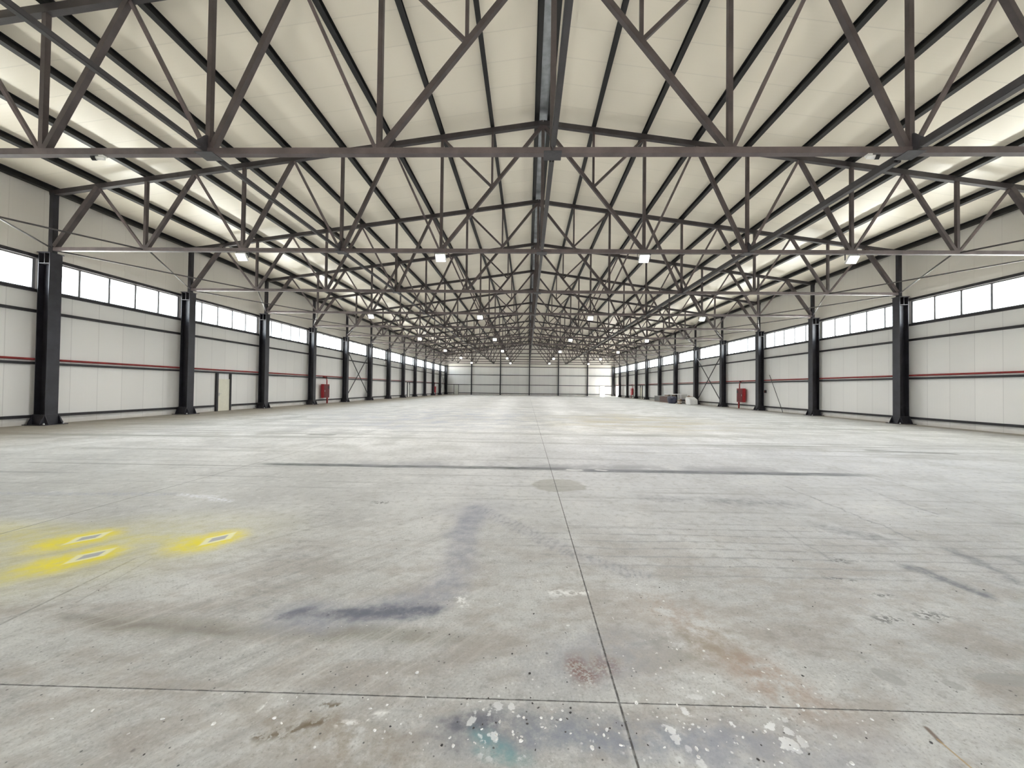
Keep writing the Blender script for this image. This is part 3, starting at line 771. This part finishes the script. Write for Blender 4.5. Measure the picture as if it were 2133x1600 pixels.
def end_door(i, x0, x1, h, mat, label, opened=False):
    o = empty('door_%d' % i, (0, YB, 0))
    if opened:   # leaf swung out, doorway open to daylight
        bm = BM(); box(bm, (x1 - 0.05, 0.12, 0.01), (x1, 0.12 + (x1 - x0), h)); obj('leaf', bm, mat, o)
    else:
        bm = BM(); box(bm, (x0, -0.05, 0.01), (x1, -0.002, h)); obj('leaf', bm, mat, o)
    for q in ((x0 - 0.09, x0 - 0.004), (x1 + 0.004, x1 + 0.09)):
        bm = BM(); box(bm, (q[0], -0.11, 0), (q[1], -0.002, 2.32)); obj('door_post', bm, M_GIRT if not opened else M_WHITE, o)
    structure(o, label, 'door')
end_door(4, DL[0], DL[1], 2.30, M_DOOR2, 'closed pale door in the far end wall, left corner')
o = empty('door_6', (XW, 0, 0))
for q in ((GATE[0] - 0.12, GATE[0] - 0.004), (GATE[1] + 0.004, GATE[1] + 0.12)):
    bm = BM(); box(bm, (-0.11, q[0], 0), (-0.002, q[1], 2.39)); obj('door_post', bm, M_GIRT, o)
for q in (GATE[0] - 0.05, GATE[1]):
    bm = BM(); box(bm, (0.12, q, 0.02), (2.1, q + 0.05, 2.36)); obj('leaf', bm, M_DOOR2, o)
structure(o, 'open gateway letting daylight in at the far end of the right wall', 'door')
end_door(5, DR[0], DR[1], 2.33, M_DOOR2, 'open bright doorway in the far end wall, right corner', True)

# ------------------------------------------------------------------ hose cabinets
def hose_cabinet(loc, s, label, flip=1):
    """red wall cabinet with supply pipe looping down from the water main."""
    r = empty('hose_cabinet', loc)
    bm = BM(); x0, x1 = sorted((0.0, -s * 0.28)); box(bm, (x0, -0.48, 0.0), (x1, 0.48, 1.30)); bevel(bm, 0.012, 1); obj('cabinet_body', bm, M_REDBOX, r)
    bm = BM(); xa, xb = sorted((-s * 0.281, -s * 0.30)); box(bm, (xa, -0.45, 0.03), (xb, 0.45, 1.27)); d = obj('cabinet_door', bm, M_DKRED if flip < 0 else M_REDBOX, r)
    bm = BM(); xa, xb = sorted((-s * 0.30, -s * 0.305))
    box(bm, (xa, -0.34 * flip - 0.11, 0.85), (xb, -0.34 * flip + 0.11, 1.12)); obj('glass_panel', bm, M_BLACK, d)
    bm = BM(); xa, xb = sorted((-s * 0.30, -s * 0.325)); box(bm, (xa, 0.36 * flip - 0.02, 0.58), (xb, 0.36 * flip + 0.02, 0.74)); obj('latch', bm, M_CHROME, d)
    bm = BM(); e = -0.30 * flip
    pts = [(s * 0.036, e + 0.40 * flip, 2.0), (-s * 0.08, e + 0.40 * flip, 2.0)]
    for t in range(0, 9):
        a = t / 8 * math.pi / 2
        pts.append((-s * 0.12, e + 0.40 * flip - 0.40 * flip * math.sin(a), 1.60 + 0.40 * math.cos(a)))
    pts.append((-s * 0.12, e, 1.30)); tube(bm, pts, 0.05, 10); obj('supply_pipe', bm, M_RED, r, smooth=True)
    bm = BM(); tube(bm, [(-s * 0.12, 0.40, 0.02), (-s * 0.12, 0.40, -loc[2])], 0.075, 12); obj('stand_pipe', bm, M_RED, r, smooth=True)
    bm = BM(); tube(bm, [(-s * 0.12, e + 0.20 * flip, 1.90), (-s * 0.12, e + 0.10 * flip, 1.99)], 0.085, 10); obj('valve', bm, M_BLACK, r, smooth=True)
    return tag(r, label, 'hose cabinet', 'red fire hose cabinets')
hose_cabinet((19.98, 26.93, 0.60), 1, 'red fire hose cabinet on a standpipe by the right wall, nearer one', -1)
r = hose_cabinet((-19.98, 26.36, 0.54), -1, 'dark red fire hose cabinet on the left wall between fourth and fifth columns', -1)
hose_cabinet((19.98, 63.2, 0.60), 1, 'small red fire hose cabinet far down the right wall')
hose_cabinet((-19.98, 68.0, 0.54), -1, 'small red fire hose cabinet far down the left wall')

# dark switch box and a leaning bar on the right wall
r = empty('switch_box', (19.98, 23.55, 1.52))
bm = BM(); box(bm, (-0.09, -0.10, 0), (0, 0.10, 0.24)); bevel(bm, 0.01, 1); obj('housing', bm, M_BLACK, r)
bm = BM(); box(bm, (-0.12, -0.02, 0.09), (-0.091, 0.02, 0.15)); obj('switch_lever', bm, M_RED, r)
tag(r, 'small black switch box beside the third column on the right wall', 'switch box')
bm = BM(); tube(bm, [(19.90, 22.9, 0.02), (19.90 - 0.0, 22.9, 0.02)], 0.02) if False else tube(bm, [(19.62, 20.95, 0.02), (20.02, 23.15, 3.05)], 0.022, 8)
tag(obj('metal_rod', bm, M_ROD, smooth=True), 'thin dark rod leaning slanted against the right wall panels', 'rod')

# ------------------------------------------------------------------ clutter heap by the right wall
GRP = 'clutter heap by the right wall'
def slat_box(r, L, Wd, H, mat):
    bm = BM()
    n = int(L / 0.16)
    for i in range(n):
        a = -L / 2 + i * L / n
        for xx in (-Wd / 2, Wd / 2 - 0.025):
            box(bm, (xx, a + 0.008, 0.06), (xx + 0.025, a + L / n - 0.008, H))
    for yy in (-L / 2, L / 2 - 0.03): box(bm, (-Wd / 2 + 0.026, yy, 0.06), (Wd / 2 - 0.026, yy + 0.03, H))
    obj('side_boards', bm, mat, r)
    bm = BM(); box(bm, (-Wd / 2, -L / 2, 0.0), (Wd / 2, L / 2, 0.055)); obj('bottom', bm, M_WOOD, r)
    bm = BM(); box(bm, (-Wd / 2 - 0.03, -L / 2 - 0.03, H + 0.002), (Wd / 2 + 0.03, L / 2 + 0.03, H + 0.05)); return obj('lid', bm, M_LID, r)
r = empty('wooden_crate', (18.75, 44.7, 0)); slat_box(r, 2.4, 1.0, 0.78, M_GREYB)
tag(r, 'long grey crate at the far end of the heap by the right wall', 'crate', GRP)
r = empty('wooden_crate', (18.55, 41.7, 0)); slat_box(r, 2.9, 1.1, 0.82, M_BRICKY)
tag(r, 'reddish brown slatted crate in the middle of the heap by the right wall', 'crate', GRP)
r = empty('board_stack', (18.6, 41.0, 0.88))
for i in range(3):
    bm = BM(); box(bm, (-0.45, -0.7 + 0.05 * i, 0.075 * i), (0.45, 0.75, 0.075 * i + 0.07)); obj('board', bm, M_WOOD if i < 2 else M_BAG, r)
tag(r, 'few dark boards with a white top sheet lying on the reddish crate', 'boards', GRP)
# white framed workbench with dark bundle in front
r = empty('workbench', (18.75, 38.6, 0))
bm = BM(); box(bm, (-0.55, -1.15, 1.10), (0.55, 1.15, 1.17)); obj('bench_top', bm, M_BAG, r)
for bx, by in ((-0.50, -1.08), (0.50, -1.08), (-0.50, 1.08), (0.50, 1.08)):
    bm = BM(); box(bm, (bx - 0.06, by - 0.06, 0), (bx + 0.06, by + 0.06, 1.098)); obj('leg', bm, M_WHITE, r)
bm = BM(); box(bm, (-0.48, -1.0, 0.45), (0.48, 1.0, 0.50)); obj('shelf', bm, M_GREYB, r)
bm = BM(); box(bm, (-0.1, -1.14, 0.62), (0.44, -1.09, 1.08)); obj('end_panel', bm, M_WHITE, r)
tag(r, 'white framed workbench standing in the heap by the right wall', 'workbench', GRP)
def lump(name, loc, size, mat, seed, amp=0.16, sub=3, flat=True):
    rnd = random.Random(seed)
    bm = BM(); bmesh.ops.create_icosphere(bm, subdivisions=sub, radius=1.0)
    ph = [(Vector((rnd.uniform(-1, 1), rnd.uniform(-1, 1), rnd.uniform(-1, 1))) * rnd.uniform(1.5, 5), rnd.uniform(0, 6)) for _ in range(9)]
    for v in bm.verts:
        c0 = v.co.copy(); k = 1 + amp * sum(math.sin(c0.dot(a) + b_) for a, b_ in ph) / 3
        m_ = max(abs(c0.x), abs(c0.y), abs(c0.z)); k *= (1 / m_) ** 0.5
        v.co = Vector((c0.x * k * size[0] / 2, c0.y * k * size[1] / 2, c0.z * k * size[2] / 2))
    zmin = -size[2] / 2 * 0.9
    for v in bm.verts: v.co.z = max(v.co.z, zmin)
    return obj(name, bm, mat, None, (loc[0], loc[1], loc[2] - zmin), smooth=True)
tag(lump('tarpaulin_bundle', (17.62, 37.9, 0.0), (0.70, 1.6, 0.92), M_TARP, 3), 'navy blue tarpaulin bundle on the floor before the white workbench', 'tarpaulin', GRP)
bm = BM(); prism(bm, [(-0.62, 0.0), (0.58, 0.0), (0.66, 0.78), (0.30, 0.90), (-0.55, 0.62)], 'x', -0.45, 0.45); bevel(bm, 0.05, 3)
tag(obj('foam_block', bm, M_BAG, None, (18.6, 34.6, 0.0)), 'white slanted block at the near end of the heap by the right wall', 'block', GRP)
tag(lump('grey_sack', (18.95, 36.0, 0.0), (0.8, 1.0, 1.05), M_WOOD, 11, 0.22), 'lumpy brown sack beside the white slanted block', 'sack', GRP)
rnd = random.Random(21)
for i in range(9):
    L = rnd.uniform(0.5, 0.95); w_ = rnd.uniform(0.08, 0.16)
    bm = BM(); box(bm, (-w_ / 2, -L / 2, 0), (w_ / 2, L / 2, 0.063))
    bmesh.ops.rotate(bm, verts=bm.verts, cent=(0, 0, 0), matrix=Matrix.Rotation(rnd.uniform(-0.5, 0.5), 3, 'Z'))
    row, colm = divmod(i, 3)
    o = obj('wood_offcut', bm, (M_WOODL, M_WOOD, M_WOODL, M_BAG)[i % 4], None, (18.0 + 0.05 * colm, 36.55 + 0.12 * rnd.uniform(-1, 1), 0.0 + 0.064 * i))
    tag(o, 'loose wood offcut in the stack between the dark bundle and the white block', 'offcut', 'wood offcuts in the heap')

# ------------------------------------------------------------------ crumbs lying on the concrete in the foreground
def chips(name, mat, n, seed, regs, smin, smax, label):
    rnd = random.Random(seed); bm = BM()
    for _ in range(n):
        cx, cy, rx, ry = rnd.choice(regs)
        px, py = cx + rnd.gauss(0, rx), cy + rnd.gauss(0, ry)
        if py < -6.75: continue
        rr = rnd.uniform(smin, smax); k = rnd.randint(5, 7); a0 = rnd.uniform(0, 6); asp = rnd.uniform(0.4, 1.0)
        poly = []
        for i in range(k):
            a = i / k * 2 * math.pi; r_ = rr * rnd.uniform(0.6, 1.1)
            ux, uy = r_ * math.cos(a), r_ * math.sin(a) * asp
            poly.append((px + ux * math.cos(a0) - uy * math.sin(a0), py + ux * math.sin(a0) + uy * math.cos(a0)))
        prism(bm, poly, 'z', 0.0005, rr * 0.35)
    o = obj(name, bm, mat); tag(o, label, 'litter', kind='stuff'); return o
chips('paint_crumbs', M_FLAKE, 170, 4, [(0.5, -6.38, 0.30, 0.12), (-0.6, -6.36, 0.28, 0.09), (0.5, -6.2, 0.5, 0.2), (-1.6, -6.32, 0.7, 0.12), (0, -5.6, 1.6, 0.7)], 0.004, 0.013, 'scattered pale paint flakes and plaster crumbs on the foreground concrete')
chips('dirt_crumbs', M_FLAKED, 110, 9, [(0.4, -6.38, 0.6, 0.10), (-0.5, -6.33, 0.45, 0.10), (0, -5.5, 2.0, 0.8), (1.6, -5.6, 1.0, 0.5), (2, -4.6, 2.5, 1.0)], 0.003, 0.009, 'scattered dark dirt crumbs on the foreground concrete')

# ------------------------------------------------------------------ daylight
w = bpy.data.worlds.new('daylight'); sc.world = w; w.use_nodes = True
nt = w.node_tree; N.nt = nt
bg = nt.nodes['Background']
tc = nt.nodes.new('ShaderNodeTexCoord'); sp = nt.nodes.new('ShaderNodeSeparateXYZ'); nt.links.new(tc.outputs['Generated'], sp.inputs[0])
col = mixc(rise(N(sp.outputs[2]), -0.05, 0.05), (1.8, 1.72, 1.58), (0.92, 0.97, 1.0))
nt.links.new(col, bg.inputs['Color'])
bg.inputs["Strength"].default_value = 8.0
def portal(loc, rot, sx, sy):
    ld = bpy.data.lights.new('daylight_portal', 'AREA'); ld.shape = 'RECTANGLE'; ld.size = sx; ld.size_y = sy
    ld.cycles.is_portal = True
    o = bpy.data.objects.new('daylight_portal', ld); COL.objects.link(o); o.location = loc; o.rotation_euler = rot
for s in (-1, 1):
    for k in bays:
        portal((s * (XW + 0.09), k * BAY + 3, (ZS + ZH) / 2), (0, s * math.pi / 2, 0), ZH - ZS, 5.7)
portal((0, YF - 0.09, 1.9), (math.pi / 2, 0, math.pi), 3.6, 3.8)
portal((XW + 0.09, (GATE[0] + GATE[1]) / 2, 1.19), (0, math.pi / 2, 0), 2.38, GATE[1] - GATE[0])
portal(((DR[0] + DR[1]) / 2, YB + 0.09, 1.17), (-math.pi / 2, 0, math.pi), 1.0, 2.33)

sd = bpy.data.lights.new('hazy_sun', 'SUN'); sd.energy = 4.0; sd.angle = math.radians(24); sd.color = (1.0, 0.93, 0.82)
so = bpy.data.objects.new('hazy_sun', sd); COL.objects.link(so); so.location = (40, 30, 40)
so.rotation_euler = Vector((-math.cos(math.radians(58)), -0.10, -math.sin(math.radians(58)))).to_track_quat('-Z', 'Y').to_euler()

# ------------------------------------------------------------------ camera
f, yaw, pitch, roll = 760.0, 0.02098, 0.01486, 0.01185
r0 = Vector((math.cos(yaw), math.sin(yaw), 0)); f0 = Vector((-math.sin(yaw), math.cos(yaw), 0)); u0 = Vector((0, 0, 1))
F = f0 * math.cos(pitch) + u0 * math.sin(pitch); u1 = u0 * math.cos(pitch) - f0 * math.sin(pitch)
R = r0 * math.cos(roll) + u1 * math.sin(roll); U = u1 * math.cos(roll) - r0 * math.sin(roll)
cam = bpy.data.cameras.new('camera'); co = bpy.data.objects.new('camera', cam); COL.objects.link(co)
mt = Matrix((R, U, -F)).transposed().to_4x4(); mt.translation = Vector((-0.5156, -8.2017, 1.6845))
co.matrix_world = mt
cam.sensor_width = 36.0; cam.lens = f * 36.0 / 2133.0
cam.shift_x = -15.4945 / 2133.0; cam.shift_y = -2.7401 / 2133.0
cam.clip_end = 400
sc.camera = co

vs = sc.view_settings
sc.display_settings.display_device = 'sRGB'
vs.view_transform = 'Standard'; vs.look = 'None'; vs.exposure = 0.76; vs.gamma = 1.0; vs.use_curve_mapping = False
cy = sc.cycles
cy.use_denoising = True; cy.max_bounces = 8; cy.diffuse_bounces = 5; cy.glossy_bounces = 3; cy.transparent_max_bounces = 8
cy.sample_clamp_indirect = 8.0; cy.caustics_reflective = False; cy.caustics_refractive = False
cy.use_light_tree = False
cy.use_adaptive_sampling = True; cy.adaptive_threshold = 0.04; cy.adaptive_min_samples = 16
